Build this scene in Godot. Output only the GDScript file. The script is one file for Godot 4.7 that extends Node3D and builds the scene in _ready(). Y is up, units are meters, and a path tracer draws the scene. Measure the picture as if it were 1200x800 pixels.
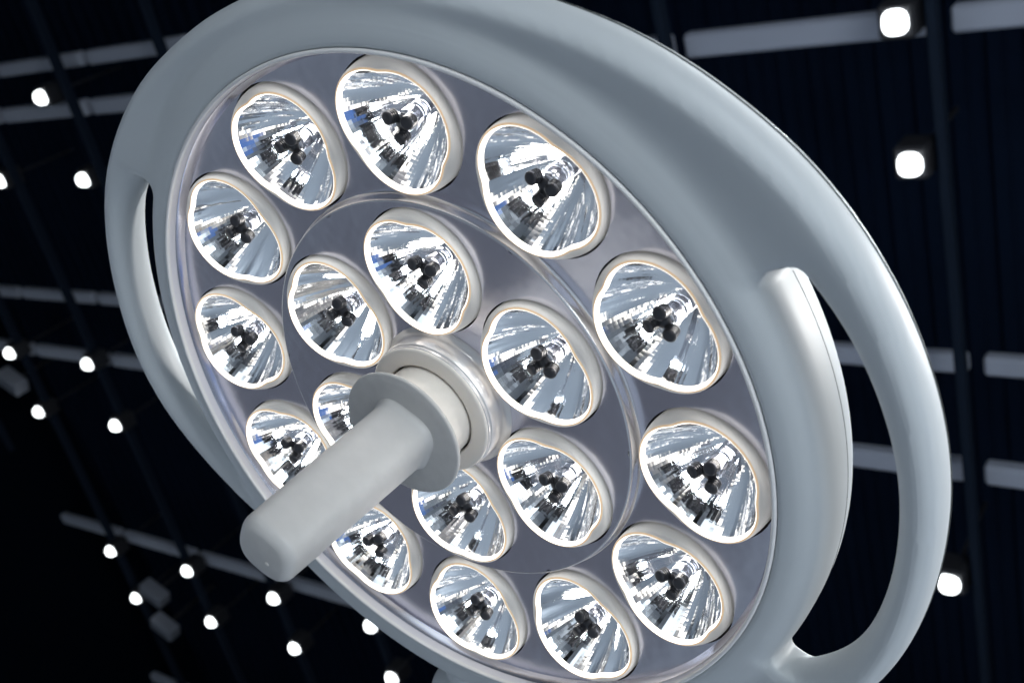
extends Node3D
# A ceiling-hung operating lamp seen from below in a dark exhibition hall.
# Lamp coordinates: x, y in the plane of the lamp, h towards the floor, in units of the outer ring of cups (S metres).

const S := 0.22
const LAMP_AT := Vector3(0, 2.0, 0)
var M := {}


class Shape:
	var v := PackedVector3Array()
	var n := PackedVector3Array()
	var c := PackedColorArray()
	var idx := PackedInt32Array()
	var colored := false

	func vert(p: Vector3, nn: Vector3, col := Color.WHITE) -> int:
		v.append(p)
		n.append(nn)
		c.append(col)
		return v.size() - 1

	func tri(a: int, b: int, d: int) -> void:
		# keep the winding on the side the normals point to
		var g := (v[b] - v[d]).cross(v[a] - v[d])
		if g.dot(n[a] + n[b] + n[d]) >= 0.0:
			idx.append_array([a, b, d])
		else:
			idx.append_array([a, d, b])

	func quad(a: int, b: int, d: int, e: int) -> void:
		tri(a, b, d)
		tri(a, d, e)

	func flat(pts: Array, nn: Vector3, col := Color.WHITE) -> void:
		var f := v.size()
		for p in pts:
			vert(p, nn, col)
		for k in range(1, pts.size() - 1):
			tri(f, f + k, f + k + 1)

	func mesh() -> ArrayMesh:
		var a := []
		a.resize(Mesh.ARRAY_MAX)
		a[Mesh.ARRAY_VERTEX] = v
		a[Mesh.ARRAY_NORMAL] = n
		if colored:
			a[Mesh.ARRAY_COLOR] = c
		a[Mesh.ARRAY_INDEX] = idx
		var m := ArrayMesh.new()
		m.add_surface_from_arrays(Mesh.PRIMITIVE_TRIANGLES, a)
		return m


func put(called: String, m: Mesh, mat: Material, parent: Node) -> MeshInstance3D:
	var o := MeshInstance3D.new()
	o.name = called
	o.mesh = m
	o.material_override = mat
	parent.add_child(o, true)
	return o


func tag(o: Node, label: String, category: String, group := "") -> Node:
	o.set_meta("label", label)
	o.set_meta("category", category)
	if group != "":
		o.set_meta("group", group)
	return o


func thing(called: String, at: Vector3, label: String, category: String, group := "") -> Node3D:
	var o := Node3D.new()
	o.name = called
	o.position = at
	add_child(o, true)
	tag(o, label, category, group)
	return o


func numbered(called: String, k: int) -> String:
	return called if k == 0 else "%s_%03d" % [called, k]


func P(x: float, y: float, h: float) -> Vector3:
	return Vector3(x, -h, -y) * S


# a profile of [r, h] points turned about the lamp's axis; normals smooth along the profile except at repeated points
func lathe(prof: Array, steps := 128, a0 := 0.0, a1 := TAU) -> ArrayMesh:
	var s := Shape.new()
	var groups := []
	var cur := []
	for k in prof.size():
		if cur.size() > 0 and is_equal_approx(cur[-1][0], prof[k][0]) and is_equal_approx(cur[-1][1], prof[k][1]):
			groups.append(cur)
			cur = []
		cur.append(prof[k])
	groups.append(cur)
	for g in groups:
		var rows := []
		for k in g.size():
			var t := Vector2.ZERO
			if k > 0:
				t += (Vector2(g[k][0], g[k][1]) - Vector2(g[k - 1][0], g[k - 1][1])).normalized()
			if k < g.size() - 1:
				t += (Vector2(g[k + 1][0], g[k + 1][1]) - Vector2(g[k][0], g[k][1])).normalized()
			t = t.normalized()
			var nr := -t.y
			var nh := t.x
			var row := []
			for i in steps + 1:
				var a := a0 + (a1 - a0) * i / steps
				row.append(s.vert(P(g[k][0] * cos(a), g[k][0] * sin(a), g[k][1]), Vector3(nr * cos(a), -nh, -nr * sin(a))))
			rows.append(row)
		for k in rows.size() - 1:
			for i in steps:
				s.quad(rows[k][i], rows[k][i + 1], rows[k + 1][i + 1], rows[k + 1][i])
	return s.mesh()


# a tube of half-width w along a closed or open line of points
func tube(line: Array, w: float, closed := true, sides := 8) -> ArrayMesh:
	var s := Shape.new()
	var nn := line.size()
	var rows := []
	for k in nn:
		var a: Vector3 = line[(k - 1 + nn) % nn] if closed or k > 0 else line[k]
		var b: Vector3 = line[(k + 1) % nn] if closed or k < nn - 1 else line[k]
		var t := (b - a).normalized()
		var u := t.cross(Vector3.UP)
		if u.length() < 0.01:
			u = t.cross(Vector3.RIGHT)
		u = u.normalized()
		var q := u.cross(t).normalized()
		var row := []
		for i in sides:
			var f := TAU * i / sides
			var d := u * cos(f) + q * sin(f)
			row.append(s.vert(line[k] + d * w, d))
		rows.append(row)
	for k in (nn if closed else nn - 1):
		for i in sides:
			var r0: Array = rows[k]
			var r1: Array = rows[(k + 1) % nn]
			s.quad(r0[i], r0[(i + 1) % sides], r1[(i + 1) % sides], r1[i])
	return s.mesh()


func box(a: Vector3, b: Vector3, bevel := 0.0) -> ArrayMesh:
	var s := Shape.new()
	var c := (a + b) / 2.0
	var e := (b - a) / 2.0
	var axes := [Vector3.RIGHT, Vector3.UP, Vector3.BACK]
	var i := e - Vector3.ONE * bevel
	for k in 3:
		for sg in [-1.0, 1.0]:
			var nn: Vector3 = axes[k] * sg
			var u: Vector3 = axes[(k + 1) % 3] * i[(k + 1) % 3]
			var w: Vector3 = axes[(k + 2) % 3] * i[(k + 2) % 3]
			var o: Vector3 = c + nn * e[k]
			s.flat([o - u - w, o + u - w, o + u + w, o - u + w], nn)
	if bevel > 0.0:
		for k in 3:
			var k1 := (k + 1) % 3
			var k2 := (k + 2) % 3
			for s1 in [-1.0, 1.0]:
				for s2 in [-1.0, 1.0]:
					var n1: Vector3 = axes[k1] * s1
					var n2: Vector3 = axes[k2] * s2
					var l: Vector3 = axes[k] * i[k]
					var p1: Vector3 = c + n1 * e[k1] + n2 * i[k2]
					var p2: Vector3 = c + n1 * i[k1] + n2 * e[k2]
					s.flat([p1 - l, p1 + l, p2 + l, p2 - l], (n1 + n2).normalized())
		for sx in [-1.0, 1.0]:
			for sy in [-1.0, 1.0]:
				for sz in [-1.0, 1.0]:
					var sv := Vector3(sx, sy, sz)
					s.flat([c + Vector3(e.x, i.y, i.z) * sv, c + Vector3(i.x, e.y, i.z) * sv, c + Vector3(i.x, i.y, e.z) * sv], sv.normalized())
	return s.mesh()


func mat(called: String, linear: Color, rough: float, metal := 0.0) -> StandardMaterial3D:
	var m := StandardMaterial3D.new()
	m.resource_name = called
	m.albedo_color = linear.linear_to_srgb()
	m.roughness = rough
	m.metallic = metal
	M[called] = m
	return m


func glow(m: StandardMaterial3D, linear: Color, energy: float) -> void:
	m.emission_enabled = true
	m.emission = linear.linear_to_srgb()
	m.emission_energy_multiplier = energy


func noise_tex(freq: float, lo: float, hi: float, size := 512, oct := 4, sd := 3) -> NoiseTexture2D:
	var f := FastNoiseLite.new()
	f.seed = sd
	f.noise_type = FastNoiseLite.TYPE_SIMPLEX
	f.frequency = freq
	f.fractal_octaves = oct
	var t := NoiseTexture2D.new()
	t.width = size
	t.height = size
	t.seamless = true
	t.noise = f
	var g := Gradient.new()
	g.set_color(0, Color(lo, lo, lo))
	g.set_color(1, Color(hi, hi, hi))
	t.color_ramp = g
	return t


func materials() -> void:
	var m := mat("white_enamel", Color(0.59, 0.615, 0.63), 0.32)
	m.roughness = 0.45
	mat("seam", Color(0.045, 0.05, 0.05), 0.7)
	m = mat("plate_metal", Color(0.78, 0.77, 0.85), 0.3, 1.0)
	m.roughness = 0.22
	m.uv1_triplanar = true
	m.uv1_scale = Vector3(1.6, 1.6, 1.6)
	m.heightmap_enabled = true   # the sheet is not quite flat
	m.heightmap_texture = noise_tex(0.012, 0.0, 1.0, 1024, 3, 8)
	m.heightmap_scale = 0.03
	mat("polished", Color(0.90, 0.88, 0.90), 0.22, 1.0)
	mat("bezel_white", Color(0.80, 0.77, 0.80), 0.3)
	mat("trim", Color(0.90, 0.87, 0.85), 0.2)
	m = mat("sleeve", Color(0.76, 0.76, 0.75), 0.25)
	m.backlight_enabled = true   # milky plastic: the light ring behind it shines through
	m.backlight = Color(0.90, 0.92, 0.94)
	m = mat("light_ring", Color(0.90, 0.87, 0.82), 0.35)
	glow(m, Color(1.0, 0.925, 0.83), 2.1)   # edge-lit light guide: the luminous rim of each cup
	m = mat("lip", Color(0.82, 0.71, 0.58), 0.3)
	m.backlight_enabled = true
	m.backlight = Color(0.97, 0.86, 0.72)
	mat("mirror", Color(0.90, 0.92, 0.95), 0.075, 1.0)
	mat("post", Color(0.62, 0.62, 0.66), 0.18, 1.0)
	mat("heat_sink", Color(0.055, 0.055, 0.062), 0.3, 0.4)
	mat("dark_gap", Color(0.012, 0.012, 0.016), 0.7)
	m = mat("led", Color(0.9, 0.9, 0.9), 0.4)
	glow(m, Color(0.93, 0.96, 1.0), 60.0)
	mat("circuit_board", Color(0.62, 0.66, 0.62), 0.5)
	m = mat("silicone_grip", Color(0.59, 0.57, 0.55), 0.45)
	m.uv1_triplanar = true
	m.uv1_scale = Vector3(9, 9, 9)
	m.albedo_texture = noise_tex(0.012, 0.96, 1.0, 512, 5, 21)
	mat("cream_plastic", Color(0.80, 0.75, 0.69), 0.4)
	m = mat("satin_white", Color(0.84, 0.81, 0.80), 0.25, 0.5)
	m = mat("ceiling_dark", Color(0.0070, 0.0130, 0.0280), 0.9)
	m.metallic_specular = 0.0
	m = mat("purlin", Color(0.016, 0.024, 0.040), 0.8)
	m.metallic_specular = 0.1
	m = mat("wall_dark", Color(0.003, 0.006, 0.012), 0.9)
	m.metallic_specular = 0.0
	mat("beam_grey", Color(0.50, 0.53, 0.62), 0.5)
	mat("box_grey", Color(0.26, 0.28, 0.33), 0.5)
	m = mat("ceiling_lamp_glow", Color(0.9, 0.9, 0.9), 0.4)
	glow(m, Color(0.93, 0.98, 1.0), 6.0)
	mat("lamp_can", Color(0.03, 0.03, 0.035), 0.5)
	mat("floor", Color(0.33, 0.365, 0.415), 0.4)
	mat("added_carpet", Color(0.17, 0.17, 0.20), 0.9)  # unseen runners, added so the metal plate mirrors light and dark
	mat("booth_white", Color(0.75, 0.76, 0.78), 0.5)
	m = mat("booth_blue", Color(0.05, 0.13, 0.42), 0.5)
	glow(m, Color(0.17, 0.33, 0.75), 0.5)   # glow added so the blue shows bright in the mirrored cups
	mat("booth_dark", Color(0.12, 0.125, 0.14), 0.5)
	mat("booth_grey", Color(0.45, 0.47, 0.50), 0.5)
	m = mat("added_light_box", Color(0.8, 0.8, 0.8), 0.5)
	glow(m, Color(0.78, 0.90, 1.0), 0.7)  # unseen panels added as side fill for the grip and housing


# ---------------------------------------------------------------- housing

const BETA := 0.2356   # middle of the two slots
# centre line of the grab ring: degrees round the lamp, radius
const RC := [[-176, 1.640], [-170, 1.6486], [-162, 1.6406], [-152, 1.6226], [-142, 1.595], [-132, 1.546], [-122, 1.500], [-112, 1.450], [-97, 1.408], [-82, 1.400], [-67, 1.408], [-52, 1.452], [-42, 1.502], [-32, 1.5464], [-22, 1.5949], [-12, 1.6226], [-2, 1.6406], [8, 1.6486], [18, 1.6406], [31, 1.630], [37, 1.616], [45, 1.585], [55, 1.520], [70, 1.420], [90, 1.370], [113, 1.360], [141, 1.362], [150, 1.368], [158, 1.400], [164, 1.476], [172, 1.546], [176, 1.592], [184, 1.640]]


func ring_radius(d: float) -> float:
	if d < -176.0:
		d += 360.0
	for k in RC.size() - 1:
		if d >= RC[k][0] and d <= RC[k + 1][0]:
			return lerpf(RC[k][1], RC[k + 1][1], (d - RC[k][0]) / float(RC[k + 1][0] - RC[k][0]))
	return 1.64


# half-width of the grip on its inner side, by degrees from the middle of the slot
const INNER := [[-90, 0.06], [-50, 0.07], [-32, 0.140], [-27, 0.117], [-20, 0.094], [-10, 0.076], [0, 0.063], [9, 0.056], [17, 0.057], [21, 0.063], [25, 0.084], [28, 0.115], [32, 0.165], [48, 0.07], [90, 0.06]]


func inner_width(d: float) -> float:
	for k in INNER.size() - 1:
		if d >= INNER[k][0] and d < INNER[k + 1][0]:
			return lerpf(INNER[k][1], INNER[k + 1][1], (d - INNER[k][0]) / float(INNER[k + 1][0] - INNER[k][0]))
	return 0.06


func handle_radius(theta: float) -> Array:
	var rc := 0.0
	for e in 11:
		rc += ring_radius(rad_to_deg(wrapf(theta + deg_to_rad((e - 5) * 0.9), -PI, PI))) / 11.0
	var sg := rad_to_deg(wrapf(theta - BETA, -PI / 2, PI / 2))
	var g := absf(sg)
	var ai := 0.0
	for e in 9:
		ai += inner_width(sg + (e - 4) * 0.9) / 9.0
	return [rc, smoothstep(25.0, 31.0, g), ai]


func seg_dist(p: Vector2, a: Vector2, b: Vector2) -> float:
	var t := clampf((p - a).dot(b - a) / (b - a).length_squared(), 0.0, 1.0)
	return p.distance_to(a + (b - a) * t)


func housing_mesh() -> ArrayMesh:
	var r0 := 1.20
	var h0 := -0.26
	var dd := 0.0125
	var nr := 49
	var nh := 33
	var nt := 420
	var poly := PackedVector2Array([Vector2(1.262, -0.17), Vector2(1.2621, 0.099)])
	for k in 29:
		var f := k / 28.0 * PI / 2.0
		poly.append(Vector2(1.264 + 0.137 * pow(sin(f), 0.78), -0.06 + 0.16 * pow(maxf(cos(f), 0.0), 0.78)))
	poly.append_array(PackedVector2Array([Vector2(1.400, -0.11), Vector2(1.397, -0.15), Vector2(1.388, -0.175), Vector2(1.36, -0.19), Vector2(1.30, -0.20)]))
	var body := PackedFloat32Array()
	for i in nr:
		for j in nh:
			var p := Vector2(r0 + i * dd, h0 + j * dd)
			var best := 9.0
			for k in poly.size():
				best = minf(best, seg_dist(p, poly[k], poly[(k + 1) % poly.size()]))
			body.append(-best if Geometry2D.is_point_in_polygon(p, poly) else best)
	var f := PackedFloat32Array()
	f.resize(nt * nr * nh)
	var a := 0.0600
	var b := 0.0880
	var hc := -0.010
	var at := 0
	for t in nt:
		var hr := handle_radius(TAU * t / nt)
		var rc: float = hr[0]
		var web: float = hr[1]
		for i in nr:
			var r := r0 + i * dd
			var er := (r - rc) / (a if r > rc else float(hr[2]))
			for j in nh:
				var h := h0 + j * dd
				var eh := (h - hc) / b
				var ring := (sqrt(er * er + eh * eh) - 1.0) * a
				if web > 0.0:
					# the web that closes the slot between the body and the grip
					var qx := maxf(maxf(1.36 - r, r - rc), 0.0)
					var qy := maxf(absf(h - hc + 0.003) - 0.066, 0.0)
					var w := sqrt(qx * qx + qy * qy) - 0.012 + (1.0 - web) * 0.12
					var g := clampf(0.5 + 0.5 * (w - ring) / 0.03, 0.0, 1.0)
					ring = lerpf(w, ring, g) - 0.03 * g * (1.0 - g)
				var bd := body[i * nh + j]
				var q := clampf(0.5 + 0.5 * (ring - bd) / 0.045, 0.0, 1.0)
				f[at] = lerpf(ring, bd, q) - 0.045 * q * (1.0 - q)
				at += 1
	var s := Shape.new()
	var ids := PackedInt32Array()
	ids.resize(nt * nr * nh)
	ids.fill(-1)
	var row := nr * nh
	for t in nt:
		var b0 := t * row
		var b1 := ((t + 1) % nt) * row
		for i in nr - 1:
			for j in nh - 1:
				var k := i * nh + j
				if absf(f[b0 + k]) > 0.06:
					continue
				var q := [f[b0 + k], f[b0 + k + 1], f[b0 + k + nh], f[b0 + k + nh + 1], f[b1 + k], f[b1 + k + 1], f[b1 + k + nh], f[b1 + k + nh + 1]]
				var neg := 0
				for e in 8:
					if q[e] < 0.0:
						neg += 1
				if neg == 0 or neg == 8:
					continue
				var sum := Vector3.ZERO
				var cnt := 0
				for e in [[0, 1], [2, 3], [4, 5], [6, 7], [0, 2], [1, 3], [4, 6], [5, 7], [0, 4], [1, 5], [2, 6], [3, 7]]:
					var qa: float = q[e[0]]
					var qb: float = q[e[1]]
					if (qa < 0.0) != (qb < 0.0):
						var u := qa / (qa - qb)
						var pa := Vector3((e[0] >> 1) & 1, e[0] & 1, e[0] >> 2)
						var pb := Vector3((e[1] >> 1) & 1, e[1] & 1, e[1] >> 2)
						sum += pa + (pb - pa) * u
						cnt += 1
				var m := sum / cnt
				# normal: gradient of the field inside the cell
				var gr: float = ((q[2] + q[3] + q[6] + q[7]) - (q[0] + q[1] + q[4] + q[5])) / (4.0 * dd)
				var gh: float = ((q[1] + q[3] + q[5] + q[7]) - (q[0] + q[2] + q[4] + q[6])) / (4.0 * dd)
				var rr := r0 + (i + m.x) * dd
				var gt: float = ((q[4] + q[5] + q[6] + q[7]) - (q[0] + q[1] + q[2] + q[3])) / (4.0 * TAU / nt * rr)
				var th := TAU * (t + m.z) / nt
				var er := Vector3(cos(th), 0, -sin(th))
				var et := Vector3(-sin(th), 0, -cos(th))
				ids[b0 + k] = s.vert(P(rr * cos(th), rr * sin(th), h0 + (j + m.y) * dd), (er * gr + et * gt - Vector3.UP * gh).normalized())
	for t in nt:
		var b0 := t * row
		var b1 := ((t + 1) % nt) * row
		var bm := ((t - 1 + nt) % nt) * row
		for i in range(1, nr - 1):
			for j in range(1, nh - 1):
				var k := i * nh + j
				var v0 := f[b0 + k]
				if absf(v0) > 0.06:
					continue
				var sg := v0 < 0.0
				if sg != (f[b1 + k] < 0.0):
					face(s, ids[b0 + k], ids[b0 + k - 1], ids[b0 + k - nh - 1], ids[b0 + k - nh])
				if sg != (f[b0 + k + 1] < 0.0):
					face(s, ids[b0 + k], ids[b0 + k - nh], ids[bm + k - nh], ids[bm + k])
				if sg != (f[b0 + k + nh] < 0.0):
					face(s, ids[b0 + k], ids[b0 + k - 1], ids[bm + k - 1], ids[bm + k])
	return s.mesh()


func face(s: Shape, a: int, b: int, c: int, d: int) -> void:
	if a >= 0 and b >= 0 and c >= 0 and d >= 0:
		s.quad(a, b, c, d)


# ---------------------------------------------------------------- plates with round holes for the cups

func plate_mesh(count: int, phase: float, rc: float, hole: float, rin: float, rout: float, tilt: float) -> ArrayMesh:
	var s := Shape.new()
	var half := PI / count
	for i in count:
		var a := phase + TAU * i / count
		var rows := []
		var n := 120
		var layers := 7
		for k in n + 1:
			var f := TAU * k / n
			# in the frame of the cup: u outwards, w sideways
			var d := Vector2(cos(f), sin(f))
			var far := 9.0
			for sg in [-1.0, 1.0]:
				var nrm := Vector2(-sin(half), cos(half) * sg)
				var den := d.dot(nrm)
				if den > 1e-6:
					far = minf(far, -(Vector2(rc, 0).dot(nrm)) / den)
			var bq := rc * d.x
			far = minf(far, -bq + sqrt(bq * bq - rc * rc + rout * rout))
			var disc := bq * bq - rc * rc + rin * rin
			if disc > 0.0 and -bq - sqrt(disc) > 0.0:
				far = minf(far, -bq - sqrt(disc))
			var row := []
			for l in layers:
				var q := Vector2(rc, 0) + d * lerpf(hole, far, float(l) / (layers - 1))
				var r := q.length()
				var th := a + atan2(q.y, q.x)
				row.append(s.vert(P(r * cos(th), r * sin(th), (r - rc) * tan(tilt)), Vector3(-sin(tilt) * cos(th), -cos(tilt), sin(tilt) * sin(th))))
			rows.append(row)
		for k in n:
			for l in layers - 1:
				s.quad(rows[k][l], rows[k + 1][l], rows[k + 1][l + 1], rows[k][l + 1])
	return s.mesh()


# ---------------------------------------------------------------- one cup

func trefoil(a: float) -> float:
	# three shallow lobes that meet in notches at 0, 120 and 240 degrees
	var d := wrapf(a - PI / 3.0, -PI / 3.0, PI / 3.0)
	var off := 0.048
	var rad := 0.1725
	var r := off * cos(d) + sqrt(rad * rad - pow(off * sin(d), 2))
	var e := PI / 3.0 - absf(d)
	return r + 0.002 * exp(-e * e / 0.003)


func loft(rings: Array, closed_n: int) -> ArrayMesh:
	# rings: arrays of points, smooth normals computed from neighbours
	var s := Shape.new()
	var ids := []
	for k in rings.size():
		var row := []
		for i in closed_n:
			var t: Vector3 = rings[k][(i + 1) % closed_n] - rings[k][(i - 1 + closed_n) % closed_n]
			var u: Vector3 = rings[mini(k + 1, rings.size() - 1)][i] - rings[maxi(k - 1, 0)][i]
			row.append(s.vert(rings[k][i], u.cross(t).normalized()))
		ids.append(row)
	for k in rings.size() - 1:
		for i in closed_n:
			s.quad(ids[k][i], ids[k][(i + 1) % closed_n], ids[k + 1][(i + 1) % closed_n], ids[k + 1][i])
	return s.mesh()


func ring_points(n: int, fn: Callable) -> Array:
	var o := []
	for i in n:
		var a := TAU * i / n
		var rh: Vector2 = fn.call(a)
		o.append(P(rh.x * cos(a), rh.x * sin(a), rh.y))
	return o


func sleeve_mesh() -> ArrayMesh:
	var rows := []
	rows.append(ring_points(84, func(_a): return Vector2(0.2275, -0.03)))
	for k in 6:
		var t := k / 5.0
		var w := sin(t * PI / 2.0)
		rows.append(ring_points(84, func(a): return Vector2(lerpf(0.2275, trefoil(a) + 0.004, 1.0 - cos(t * PI / 2.0)), lerpf(0.0, 0.036, w))))
	return loft(rows, 84)


func lip_mesh() -> ArrayMesh:
	var rows := []
	for p in [[0.004, 0.036], [0.0015, 0.0385], [-0.0025, 0.0395]]:
		rows.append(ring_points(84, func(a): return Vector2(trefoil(a) + p[0], p[1])))
	return loft(rows, 84)


func light_ring_mesh() -> ArrayMesh:
	var rows := []
	for p in [[-0.0025, 0.0395], [-0.0050, 0.0386], [-0.0070, 0.0350], [-0.0085, 0.0285], [-0.0105, 0.0210]]:
		rows.append(ring_points(84, func(a): return Vector2(trefoil(a) + p[0], p[1])))
	return loft(rows, 84)


func reflector_mesh(sd: int) -> ArrayMesh:
	var rng := RandomNumberGenerator.new()
	rng.seed = sd
	var s := Shape.new()
	var na := 84
	var nl := 24
	var depth := 0.218
	for i in na:
		var a0 := TAU * i / na
		var a1 := TAU * (i + 1) / na
		var col := Vector3(rng.randfn(0, 0.012), 0, rng.randfn(0, 0.012))
		for l in nl:
			var t0 := 0.12 + 0.88 * l / nl
			var t1 := 0.12 + 0.88 * (l + 1) / nl
			var q := []
			for e in [[a0, t0], [a1, t0], [a1, t1], [a0, t1]]:
				var r: float = (trefoil(e[0]) - 0.0102) * e[1]
				q.append(P(r * cos(e[0]), r * sin(e[0]), -depth * (1.0 - pow(e[1], 2.0)) + 0.0215))
			var nn: Vector3 = (q[2] - q[0]).cross(q[3] - q[1]).normalized()
			if nn.y > 0.0:
				nn = -nn
			nn = (nn + col + Vector3(rng.randfn(0, 0.006), rng.randfn(0, 0.006), rng.randfn(0, 0.006))).normalized()
			s.flat(q, nn)
	return s.mesh()


func knob_mesh(r: float, h_in: float, h_out: float) -> ArrayMesh:
	# a short ribbed cylinder with a rounded end towards the floor
	var prof := [[0.0, h_out]]
	for k in 6:
		var f := k / 5.0 * PI / 2.0
		prof.append([r - 0.010 + 0.010 * sin(f), h_out - 0.010 + 0.010 * cos(f)])
	var h := h_out - 0.012
	while h > h_in + 0.006:
		for e in [[r, h], [r, h - 0.003], [r - 0.003, h - 0.0036], [r - 0.003, h - 0.0056], [r, h - 0.0062]]:
			prof.append(e)
		h -= 0.0075
	prof.append([r, h_in])
	prof.append([0.0, h_in])
	return lathe(prof, 28)


func make_cups(root: Node3D) -> void:
	var sleeve := sleeve_mesh()
	var lip := lip_mesh()
	var ring := light_ring_mesh()
	var mirrors := [reflector_mesh(11), reflector_mesh(12), reflector_mesh(13), reflector_mesh(14)]
	var knob := knob_mesh(0.0225, -0.018, 0.021)
	var post := lathe([[0.0, -0.0185], [0.030, -0.0185], [0.034, -0.026], [0.034, -0.075], [0.031, -0.078], [0.034, -0.081], [0.034, -0.11], [0.031, -0.113], [0.034, -0.116], [0.034, -0.17], [0.045, -0.20]], 32)
	var hub := lathe([[0.0, 0.000], [0.016, 0.000], [0.020, -0.006], [0.026, -0.010], [0.026, -0.018], [0.0, -0.018]], 32)
	var led := lathe([[0.0, -0.0280], [0.007, -0.0270], [0.0130, -0.0240], [0.0150, -0.0202]], 20)
	var board := lathe([[0.0, -0.0200], [0.0205, -0.0200], [0.0205, -0.0200], [0.0205, -0.0185], [0.0205, -0.0185], [0.012, -0.0185]], 24)
	var gap := lathe([[0.2405, -0.006], [0.2405, -0.05], [0.2405, -0.05], [0.2, -0.05]], 64)
	var k := 0
	for set in [[12, -1.82158582, 1.0, 0.11848, 0.0], [6, -1.30212857, 0.4963, 0.05615, -0.0013]]:
		for i in set[0]:
			var th: float = set[1] + TAU * i / set[0]
			var er := Vector3(cos(th), 0, -sin(th))
			var o := Node3D.new()
			o.name = "lamp_cup"
			var up: Vector3 = (er * sin(set[3]) + Vector3.UP * cos(set[3])).normalized()
			var side: Vector3 = er.cross(up).normalized()
			# x outwards, y up, z = x cross y
			var bx := up.cross(side).normalized()
			o.basis = Basis(bx, up, bx.cross(up))
			o.position = P(set[2] * cos(th), set[2] * sin(th), set[4])
			root.add_child(o, true)
			put("gap_lining", gap, M.dark_gap, o)
			put("sleeve", sleeve, M.sleeve, o)
			put("rim_lip", lip, M.lip, o)
			put("light_ring", ring, M.light_ring, o)
			put("reflector", mirrors[(i * 3 + k) % 4], M.mirror, o)
			put("post", post, M.post, o)
			put("led_holder", hub, M.heat_sink, o)
			var turned := 0.15 * sin(i * 2.4 + k * 1.7)
			for e in 3:
				var f: float = PI / 3.0 + TAU * e / 3.0 + turned
				var out := Vector3(cos(f), 0, -sin(f))
				var tr := Transform3D(Basis(Vector3(-out.z, 0, out.x).normalized(), 0.22), out * 0.040 * S)
				for part in [["heat_sink", knob, M.heat_sink], ["led", led, M.led], ["circuit_board", board, M.circuit_board]]:
					var q := put(part[0], part[1], part[2], o)
					q.transform = tr
				if e != (i * 2 + k) % 3:
					continue
				# the light of the cup, just in front of the face of its LED, shining into the bowl
				var lamp := OmniLight3D.new()
				lamp.name = "led_light"
				lamp.light_color = Color(1.0, 0.975, 0.94)
				lamp.light_energy = LED
				lamp.light_size = 0.004
				lamp.omni_range = 20.0
				lamp.omni_attenuation = 2.0
				lamp.shadow_enabled = true
				lamp.position = tr * (Vector3.UP * 0.085 * S)
				o.add_child(lamp, true)
		k += 1


func make_grip(root: Node3D) -> void:
	# fixed collar with a turned groove, cream face ring, then the sterile handle
	put("handle_collar", lathe([[0.275, -0.012], [0.262, -0.006], [0.252, 0.004], [0.250, 0.012], [0.250, 0.066], [0.247, 0.069], [0.244, 0.071], [0.244, 0.076], [0.247, 0.078], [0.247, 0.083], [0.242, 0.086]], 128), M.satin_white, root)
	put("collar_face", lathe([[0.2445, 0.080], [0.2445, 0.090], [0.241, 0.0945], [0.236, 0.096], [0.19, 0.0965], [0.183, 0.0955], [0.180, 0.092], [0.179, 0.06]], 128), M.cream_plastic, root)
	put("handle_neck", lathe([[0.172, 0.05], [0.172, 0.15], [0.174, 0.185], [0.182, 0.212], [0.198, 0.226]], 128), M.cream_plastic, root)
	put("hand_guard", lathe([[0.17, 0.222], [0.225, 0.225], [0.232, 0.229], [0.235, 0.236], [0.2335, 0.242], [0.228, 0.2445], [0.19, 0.243], [0.15, 0.243], [0.10, 0.248]], 128), M.silicone_grip, root)
	# the grip itself: a rounded square that tapers a little, with a soft fillet at the guard and a domed end
	var rings := []
	var n := 96
	var turn := deg_to_rad(-48.0)
	var st := [[0.243, 0.130, 2.6], [0.246, 0.124, 2.9], [0.251, 0.1195, 3.2], [0.260, 0.1160, 3.1], [0.28, 0.1140, 3.1], [0.34, 0.1130, 3.1], [0.50, 0.1110, 3.1], [0.65, 0.1090, 3.1], [0.80, 0.1070, 3.1], [0.872, 0.1058, 3.0]]
	for k in 9:
		var f := (k + 1) / 9.0 * PI / 2.0
		st.append([0.872 + 0.040 * sin(f), 0.1058 - 0.038 * (1.0 - cos(f)), lerpf(3.0, 2.7, k / 8.0)])
	st.append([0.9155, 0.040, 2.3])
	st.append([0.917, 0.020, 2.1])
	st.append([0.9172, 0.0005, 2.0])
	for q in st:
		var ring := []
		for i in n:
			var a := TAU * i / n
			var r: float = q[1] * pow(pow(absf(cos(a)), q[2]) + pow(absf(sin(a)), q[2]), -1.0 / q[2])
			ring.append(P(r * cos(a + turn), r * sin(a + turn), q[0]))
		rings.append(ring)
	put("hand_grip", loft(rings, n), M.silicone_grip, root)
	# the small moulding mark on its end
	var pt := put("gate_mark", lathe([[0.0, 0.0015], [0.006, 0.0012], [0.0085, 0.0], [0.009, -0.004]], 20), M.cream_plastic, root)
	pt.position = P(0.012, 0.028, 0.916)


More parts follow.
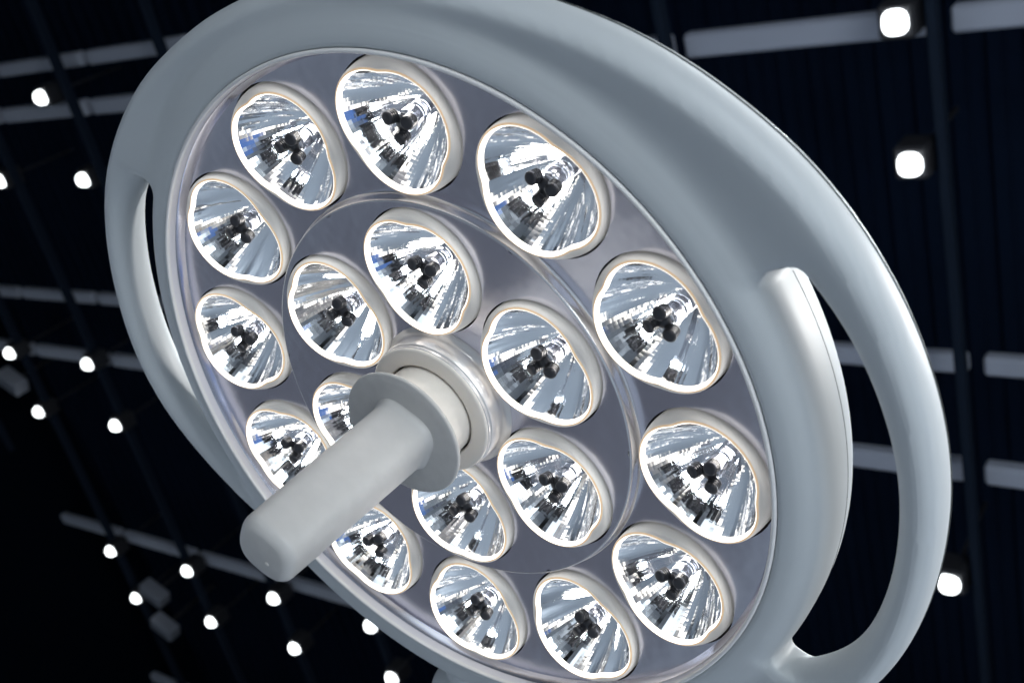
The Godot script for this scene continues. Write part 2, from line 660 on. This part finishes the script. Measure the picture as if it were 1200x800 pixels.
func make_lamp() -> void:
	var root := thing("surgical_lamp", LAMP_AT, "large white round surgical lamp with eighteen glowing mirrored cups and a central grip", "surgical lamp")
	put("housing", housing_mesh(), M.white_enamel, root)
	print("housing ", Time.get_ticks_msec())
	put("back_cover", lathe([[1.31, -0.195], [1.30, -0.21], [1.22, -0.25], [1.0, -0.31], [0.7, -0.36], [0.35, -0.39], [0.0, -0.40]], 96), M.white_enamel, root)
	# parting lines of the two half shells
	var outer := []
	for k in 260:
		var th := TAU * k / 260.0
		var rc: float = handle_radius(th)[0]
		var e := 0.26
		outer.append(P((rc + 0.0600 * cos(e)) * cos(th), (rc + 0.0600 * cos(e)) * sin(th), -0.01 - 0.0880 * sin(e)))
	put("parting_line", tube(outer, 0.0034 * S), M.seam, root)
	for sd in [0.0, PI]:
		var line := []
		for k in 50:
			var th: float = BETA + sd + deg_to_rad(lerpf(-27.5, 27.5, k / 49.0))
			line.append(P(1.3990 * cos(th), 1.3990 * sin(th), -0.10))
		put("parting_line", tube(line, 0.0022 * S, false), M.seam, root)
	# edge of the housing round the plates
	put("bezel_wall", lathe([[1.2455, -0.03], [1.2475, 0.03], [1.2495, 0.094]], 192), M.bezel_white, root)
	put("bezel_trim", lathe([[1.2485, 0.090], [1.2495, 0.1005], [1.252, 0.1035], [1.258, 0.1035], [1.2635, 0.1005], [1.2640, 0.094]], 192), M.trim, root)
	put("plate_edge", lathe([[1.2325, 0.0265], [1.2365, 0.036], [1.2415, 0.052], [1.2475, 0.062]], 192), M.plate_metal, root)
	put("outer_plate", plate_mesh(12, -1.82158582, 1.0, 0.2335, 0.735, 1.262, 0.11848), M.plate_metal, root)
	put("inner_plate", plate_mesh(6, -1.30212857, 0.4963, 0.2335, 0.18, 0.742, 0.05615), M.plate_metal, root)
	put("plate_step", lathe([[0.741, 0.0138], [0.7455, 0.0145], [0.7485, 0.0130], [0.7515, 0.0045], [0.7545, -0.012], [0.758, -0.026], [0.764, -0.0285]], 160), M.polished, root)
	make_cups(root)
	make_grip(root)
	# swivel joint and arm that carry the head
	var th := deg_to_rad(113.5)
	var e := Vector3(cos(th), 0, -sin(th))
	var sidew := e.cross(Vector3.UP).normalized()
	var ball := []
	for k in 25:
		var f := k / 24.0 * PI
		ball.append([0.155 * sin(f), 0.155 * cos(f)])
	var j := put("swivel_ball", lathe(ball, 48), M.white_enamel, root)
	j.position = e * 1.70 * S + Vector3.UP * 0.09 * S
	var neck := put("swivel_neck", lathe([[0.085, -0.36], [0.085, 0.02]], 48), M.white_enamel, root)
	neck.basis = Basis(sidew, e, sidew.cross(e))
	neck.position = e * 1.36 * S + Vector3.UP * 0.09 * S
	var arm := []
	for k in 41:
		var f := k / 40.0
		arm.append(e * (1.72 + 1.9 * f) * S + Vector3.UP * (0.10 + 3.0 * f * f) * S)
	put("suspension_arm", tube(arm, 0.10 * S, false, 24), M.white_enamel, root)


# ---------------------------------------------------------------- hall

const LED := 0.0030    # energy of the light of each cup
const ADDED_FILL := 14.0  # energy of the lamp added to brighten the head
const SPOT := 5.8   # energy of each ceiling spotlight
const AL := -0.11   # the ceiling grid is turned a little against the lamp


func U(u: float, v: float, y: float) -> Vector3:
	return Vector3(u * cos(AL) - v * sin(AL), y, u * sin(AL) + v * cos(AL))


func make_hall() -> void:
	var rot := Basis(Vector3.UP, -AL)
	# profiled roof deck
	var s := Shape.new()
	var u := -16.5
	while u < 14.0:
		for e in [[0.0, 0.10, 0.0, 0.0], [0.10, 0.125, 0.0, 0.05], [0.125, 0.20, 0.05, 0.05], [0.20, 0.225, 0.05, 0.0]]:
			var a := Vector3(u + e[0], 8.6 - e[2], 0)
			var b := Vector3(u + e[1], 8.6 - e[3], 0)
			var nn := Vector3(-(b.y - a.y), -(b.x - a.x) * -1.0, 0).normalized() * -1.0
			s.flat([a + Vector3(0, 0, -14), b + Vector3(0, 0, -14), b + Vector3(0, 0, 12), a + Vector3(0, 0, 12)], nn)
		u += 0.225
	s.flat([Vector3(-16.5, 8.75, -14), Vector3(14, 8.75, -14), Vector3(14, 8.75, 12), Vector3(-16.5, 8.75, 12)], Vector3.UP)
	var o := put("ceiling", s.mesh(), M.ceiling_dark, self)
	o.basis = rot
	o.set_meta("kind", "structure")
	o = put("wall", box(Vector3(-15.2, 0.01, -16), Vector3(-14.8, 8.5, 9)), M.wall_dark, self)
	o.set_meta("kind", "structure")
	o = put("floor", box(Vector3(-16, -0.2, -16), Vector3(16, 0, 14)), M.floor, self)
	o.set_meta("kind", "structure")
	# pale beams in lengths that butt at the purlins
	var n := 0
	for row in [[-1.17, 7.80, 0.11, "pale grey ceiling beam passing above the top of the surgical lamp"], [-4.15, 7.80, 0.11, "pale grey ceiling beam level with the grab handle slots"], [-7.05, 7.80, 0.11, "pale grey ceiling beam running behind the end of the hand grip"], [-10.0, 7.80, 0.11, "pale grey ceiling beam farthest down the dark hall"], [-0.73, 7.95, 0.10, "narrow grey duct close beside the topmost ceiling beam"], [-3.42, 7.95, 0.10, "narrow grey duct crossing the slot of the grab handle"]]:
		var first := 0
		var b := thing(numbered("ceiling_beam", n), U(-7.0, row[0], row[1]), row[3], "beam", "pale beams under the dark ceiling")
		b.basis = rot
		for k in range(-6, 12):
			var u0 := -1.32 - 1.62 * k
			var a0 := -u0 - 7.0
			put("beam_length", box(Vector3(u0 - 1.62 + 0.05 + 7.0, -row[2] * 0.5, -row[2] * 0.7), Vector3(u0 - 0.05 + 7.0, row[2] * 0.5, row[2] * 0.7), 0.02), M.beam_grey, b)
		n += 1
	# dark purlins across them
	for k in range(-3, 9):
		var u0 := -1.32 - 1.62 * k
		var b := put(numbered("ceiling_purlin", k + 3), box(Vector3(-0.03, -0.05, -7), Vector3(0.03, 0.05, 7), 0.01), M.purlin, self)
		b.position = U(u0, -5.0, 7.62)
		b.basis = rot
		tag(b, "thin dark purlin, %s from the dark end wall, crossing under the pale beams" % ORDINAL[8 - k], "purlin", "dark purlins across the ceiling")
	# square spotlights, measured on the ceiling grid
	var spots := [[-11.26, -0.56], [-9.71, -0.75], [-9.74, 0.11], [-13.08, -2.62], [-11.41, -2.81], [-13.16, -3.47], [-11.5, -3.64], [-13.28, -5.66], [-11.6, -5.78], [-10.01, -5.98], [-13.29, -6.45], [-11.67, -6.6], [-10.09, -6.74], [-8.44, -6.13], [-8.49, -6.87], [-1.59, -0.92], [-1.67, -1.72], [-2.0, -4.7]]
	n = 0
	var can := box(Vector3(-0.10, 0.0, -0.10), Vector3(0.10, 0.22, 0.10), 0.02)
	var glass := lens_mesh()
	var hanger := box(Vector3(-0.012, 0.222, -0.012), Vector3(0.012, 0.95, 0.012))
	for q in spots:
		var l := thing(numbered("ceiling_spotlight", n), Vector3(q[0], 7.5, q[1]), spot_label(q[0], q[1]), "spotlight", "lit spotlights on the ceiling")
		l.basis = rot
		spotlight(l, can, glass, hanger)
		n += 1
	# more of the same lamps over the aisle behind the camera, outside the picture
	for a in 4:
		for b in [2.0, -1.0, -4.0, -7.0]:
			var l := thing("ceiling_spotlight_%03d" % n, U(0.15 + 1.63 * a, b, 7.5), "%s spotlight of the %s row over the aisle of booths" % [ORDINAL[a], ORDINAL[[2.0, -1.0, -4.0, -7.0].find(b)]], "spotlight", "lit spotlights over the aisle")
			l.basis = rot
			spotlight(l, can, glass, hanger)
			n += 1
	make_fittings()
	make_added_fill_light()
	make_booths()


const ORDINAL := ["first", "second", "third", "fourth", "fifth", "sixth", "seventh", "eighth", "ninth", "tenth", "eleventh", "twelfth"]


func spot_label(x: float, z: float) -> String:
	var u := x * cos(AL) + z * sin(AL)
	var v := -x * sin(AL) + z * cos(AL)
	var column := clampi(roundi((u + 12.65) / 1.6), 0, 7)
	var rows := [[-1.04, "beside the beam over the lamp rim"], [-1.84, "row after the beam over the lamp rim"], [-4.05, "beside the beam level with the slots"], [-4.89, "row after the beam level with the slots"], [-7.05, "beside the beam behind the grip"], [-7.82, "row after the beam behind the grip"]]
	var best: String = rows[0][1]
	var near := 9.0
	for r in rows:
		if absf(r[0] - v) < near:
			near = absf(r[0] - v)
			best = r[1]
	return "lit spotlight %s from the dark end wall, %s" % [ORDINAL[column], best]


func lens_mesh() -> ArrayMesh:
	# the domed square front glass of a spotlight
	var rings := []
	for k in 9:
		var f := k / 8.0 * PI / 2.0
		var ring := []
		for i in 48:
			var a := TAU * i / 48
			var q := 0.068 * maxf(cos(f), 0.001) * pow(pow(absf(cos(a)), 2.8) + pow(absf(sin(a)), 2.8), -1.0 / 2.8)
			ring.append(Vector3(q * cos(a), -0.002 - 0.075 * sin(f), q * sin(a)))
		rings.append(ring)
	return loft(rings, 48)


func spotlight(l: Node3D, can: Mesh, glass: Mesh, hanger: Mesh) -> void:
	put("lamp_can", can, M.lamp_can, l)
	put("lamp_glass", glass, M.ceiling_lamp_glow, l)
	put("hanger", hanger, M.lamp_can, l)
	var sp := SpotLight3D.new()
	sp.name = "beam"
	sp.light_color = Color(0.95, 0.985, 1.0)
	sp.light_energy = SPOT
	sp.light_size = 0.08
	sp.spot_range = 30.0
	sp.spot_angle = 38.0
	sp.spot_attenuation = 2.0
	sp.shadow_enabled = true
	sp.position = Vector3(0, -0.10, 0)
	sp.rotation = Vector3(-PI / 2, 0, 0)
	l.add_child(sp)


func make_added_fill_light() -> void:
	# unseen lamp added off to the side to brighten the slots and handles
	var at := Vector3(2.9, 5.4, -0.9)
	var o := thing("added_fill_light", at, "unseen black lamp added beside the stand to brighten the surgical lamp", "added_fill_light")
	var dir := (LAMP_AT + Vector3(0, 0.05, 0) - at).normalized()
	o.basis = Basis.looking_at(dir, Vector3.UP)
	var body := lathe([[0.0, -0.9], [0.35, -0.88], [0.55, -0.75], [0.62, -0.5], [0.62, 0.45], [0.68, 0.47], [0.68, 0.60], [0.60, 0.60], [0.58, 0.45]], 40)
	var b := put("lamp_can", body, M.lamp_can, o)
	b.basis = Basis(Vector3.RIGHT, Vector3.BACK, Vector3.UP * -1.0)
	var l := put("lamp_glass", lathe([[0.0, 0.475], [0.3, 0.47], [0.575, 0.44]], 40), M.ceiling_lamp_glow, o)
	l.basis = b.basis
	var y := put("hanger", tube([Vector3(0, 0.13, 0.02), o.basis.inverse() * Vector3(0, 2.4, 0) + Vector3(0, 0.1, 0.02)], 0.02, false, 12), M.lamp_can, o)
	y.name = "hanger"
	var sp := SpotLight3D.new()
	sp.name = "added_fill_beam"
	sp.light_color = Color(1.0, 0.995, 0.985)
	sp.light_energy = ADDED_FILL
	sp.light_size = 0.12
	sp.spot_range = 30.0
	sp.spot_angle = 9.0
	sp.spot_attenuation = 2.0
	sp.shadow_enabled = true
	sp.position = Vector3(0, 0, -0.16)
	o.add_child(sp)


func make_fittings() -> void:
	# pale boxes bolted under the ceiling, and unseen dark runners added to vary the plate's reflections
	var k := 0
	for q in [[-13.55, -3.05, "pale box fixed under the ceiling between two spotlights"], [-12.85, -6.35, "pale box hung beside a spotlight below the third ceiling beam"], [-13.05, -6.95, "small pale box on the ceiling close to the dark end wall"]]:
		var b := thing(numbered("loudspeaker_box", k), Vector3(q[0], 7.55, q[1]), q[2], "loudspeaker", "pale boxes on the ceiling")
		b.rotation.y = 0.6
		put("box_body", box(Vector3(-0.20, -0.10, -0.10), Vector3(0.20, 0.10, 0.10), 0.02), M.box_grey, b)
		put("bracket", box(Vector3(-0.02, 0.102, -0.02), Vector3(0.02, 0.9, 0.02)), M.lamp_can, b)
		k += 1
	k = 0
	for q in [[-2.5, -1.9, 0.55, 1.1, 3.1], [-0.9, 1.2, -0.45, 0.9, 3.0], [1.8, -2.6, 0.2, 0.9, 2.6], [-4.6, 0.6, 0.9, 1.0, 3.0]]:
		var c := put(numbered("added_carpet", k), box(Vector3(-q[3] / 2, 0.004, -q[4] / 2), Vector3(q[3] / 2, 0.014, q[4] / 2), 0.004), M.added_carpet, self)
		c.position = Vector3(q[0], 0, q[1])
		c.rotation.y = q[2]
		c.set_meta("kind", "structure")
		k += 1


func fill_panel_light(o: Node3D, w: float, h: float, e: float) -> void:
	# added fill: an area light of the panel's size just in front of its glowing face (local +z)
	var a := AreaLight3D.new()
	a.name = "fill_panel_light"
	a.area_size = Vector2(w, h)
	a.light_energy = e
	a.light_color = Color(0.95, 0.985, 1.0)
	a.area_range = 40.0
	a.shadow_enabled = true
	a.position = Vector3(0, 0, 0.03)
	a.rotation = Vector3(0, PI, 0)
	o.add_child(a)


func booth(k: int, at: Vector3, turn: float, w: float, blue_low: float, blue_high: float, lit: Array, label: String) -> void:
	# a trade-show stand: white back wall on a plinth, blue band with added glow, added fill-light panels, a counter
	var o := thing(numbered("exhibition_booth", k), at, label, "booth", "booths round the lamp")
	o.rotation.y = turn
	put("plinth", box(Vector3(-w / 2, 0.0, -0.3), Vector3(w / 2, 0.1, 1.6), 0.01), M.booth_dark, o)
	put("back_wall", box(Vector3(-w / 2, 0.1, -0.25), Vector3(w / 2, 3.4, -0.10), 0.01), M.booth_white, o)
	put("blue_band_added_glow", box(Vector3(-w / 2 + 0.05, blue_low, -0.098), Vector3(w / 2 - 0.05, blue_high, -0.07), 0.005), M.booth_blue, o)
	put("side_wall", box(Vector3(-w / 2, 0.1, -0.098), Vector3(-w / 2 + 0.08, 2.6, 1.2), 0.01), M.booth_white, o)
	put("counter", box(Vector3(w * 0.12, 0.1, 0.8), Vector3(w * 0.42, 1.05, 1.3), 0.02), M.booth_grey, o)
	put("counter_top", box(Vector3(w * 0.12 - 0.03, 1.052, 0.77), Vector3(w * 0.42 + 0.03, 1.09, 1.33), 0.01), M.booth_white, o)
	for q in lit:
		var c := Vector3((q[0] + q[2]) / 2.0, (q[1] + q[3]) / 2.0, -0.02)
		var p := put("added_light_box", box(Vector3(-(q[2] - q[0]) / 2.0, -(q[3] - q[1]) / 2.0, -0.06), Vector3((q[2] - q[0]) / 2.0, (q[3] - q[1]) / 2.0, 0.02), 0.01), M.added_light_box, o)
		p.position = c
		fill_panel_light(p, q[2] - q[0], q[3] - q[1], q[4])


func make_booths() -> void:
	booth(0, Vector3(5.0, 0, 2.7), -PI / 2 - 0.5, 6.0, 2.3, 2.8, [[-2.7, 0.6, -0.3, 2.2, 9.0], [0.2, 0.9, 2.6, 2.1, 9.0]], "white exhibition booth with a high blue band and two added fill-light panels")
	booth(1, Vector3(4.1, 0, -4.3), -PI / 4 - 0.05, 5.0, 0.9, 2.2, [[-2.2, 2.35, 2.2, 3.2, 0.7], [0.6, 0.3, 2.2, 0.8, 0.15]], "white exhibition booth with a broad blue band under an added fill-light fascia")
	booth(2, Vector3(-1.0, 0, 5.6), PI, 6.0, 2.4, 3.1, [[-2.4, 0.6, 0.4, 2.2, 0.8]], "white exhibition booth with one tall added fill-light panel under a blue fascia")
	booth(3, Vector3(-6.5, 0, -1.5), PI / 2, 6.0, 1.7, 2.4, [[-2.2, 0.5, 2.2, 1.5, 1.0]], "white exhibition booth with a long low added fill-light panel below a blue band")
	booth(4, Vector3(6.3, 0, -1.3), -PI / 2, 3.6, 0.4, 0.9, [[-1.5, 1.1, 0.6, 1.9, 0.3], [-1.75, 2.25, 1.75, 3.35, 2.0]], "narrow white exhibition booth with an added fill-light fascia over a small added light panel")
	booth(5, Vector3(-0.5, 0, -6.5), 0.0, 6.0, 0.6, 1.2, [[-2.4, 1.5, 1.4, 2.6, 1.0]], "white exhibition booth with a wide added fill-light panel above a low blue band")


func _ready() -> void:
	# camera
	var cam := Camera3D.new()
	cam.name = "camera"
	var right := Vector3(0.7693649750756756, 0.5508212471916255, -0.3235328248710897)
	var up := Vector3(0.030573292461703955, 0.474131871318998, 0.8799228616120826)
	cam.transform = Transform3D(Basis(right, up, right.cross(up)), Vector3(0.5910545207, 1.4573329071, 0.3208281031))
	cam.fov = 33.96
	cam.near = 0.02
	cam.far = 100.0
	var at := CameraAttributesPhysical.new()
	at.frustum_focal_length = 39.294
	at.frustum_near = 0.02
	at.frustum_far = 100.0
	at.frustum_focus_distance = 0.84
	at.exposure_aperture = 8.5
	cam.attributes = at
	add_child(cam)
	# air and exposure
	var env := Environment.new()
	env.background_mode = Environment.BG_COLOR
	env.background_color = Color(0.0, 0.0, 0.0)
	env.tonemap_mode = Environment.TONE_MAPPER_LINEAR
	env.tonemap_exposure = 0.96
	env.sdfgi_enabled = true
	env.ssao_enabled = true
	env.ssil_enabled = true
	var we := WorldEnvironment.new()
	we.name = "environment"
	we.environment = env
	add_child(we)
	materials()
	make_hall()
	make_lamp()
	print("built ", Time.get_ticks_msec())
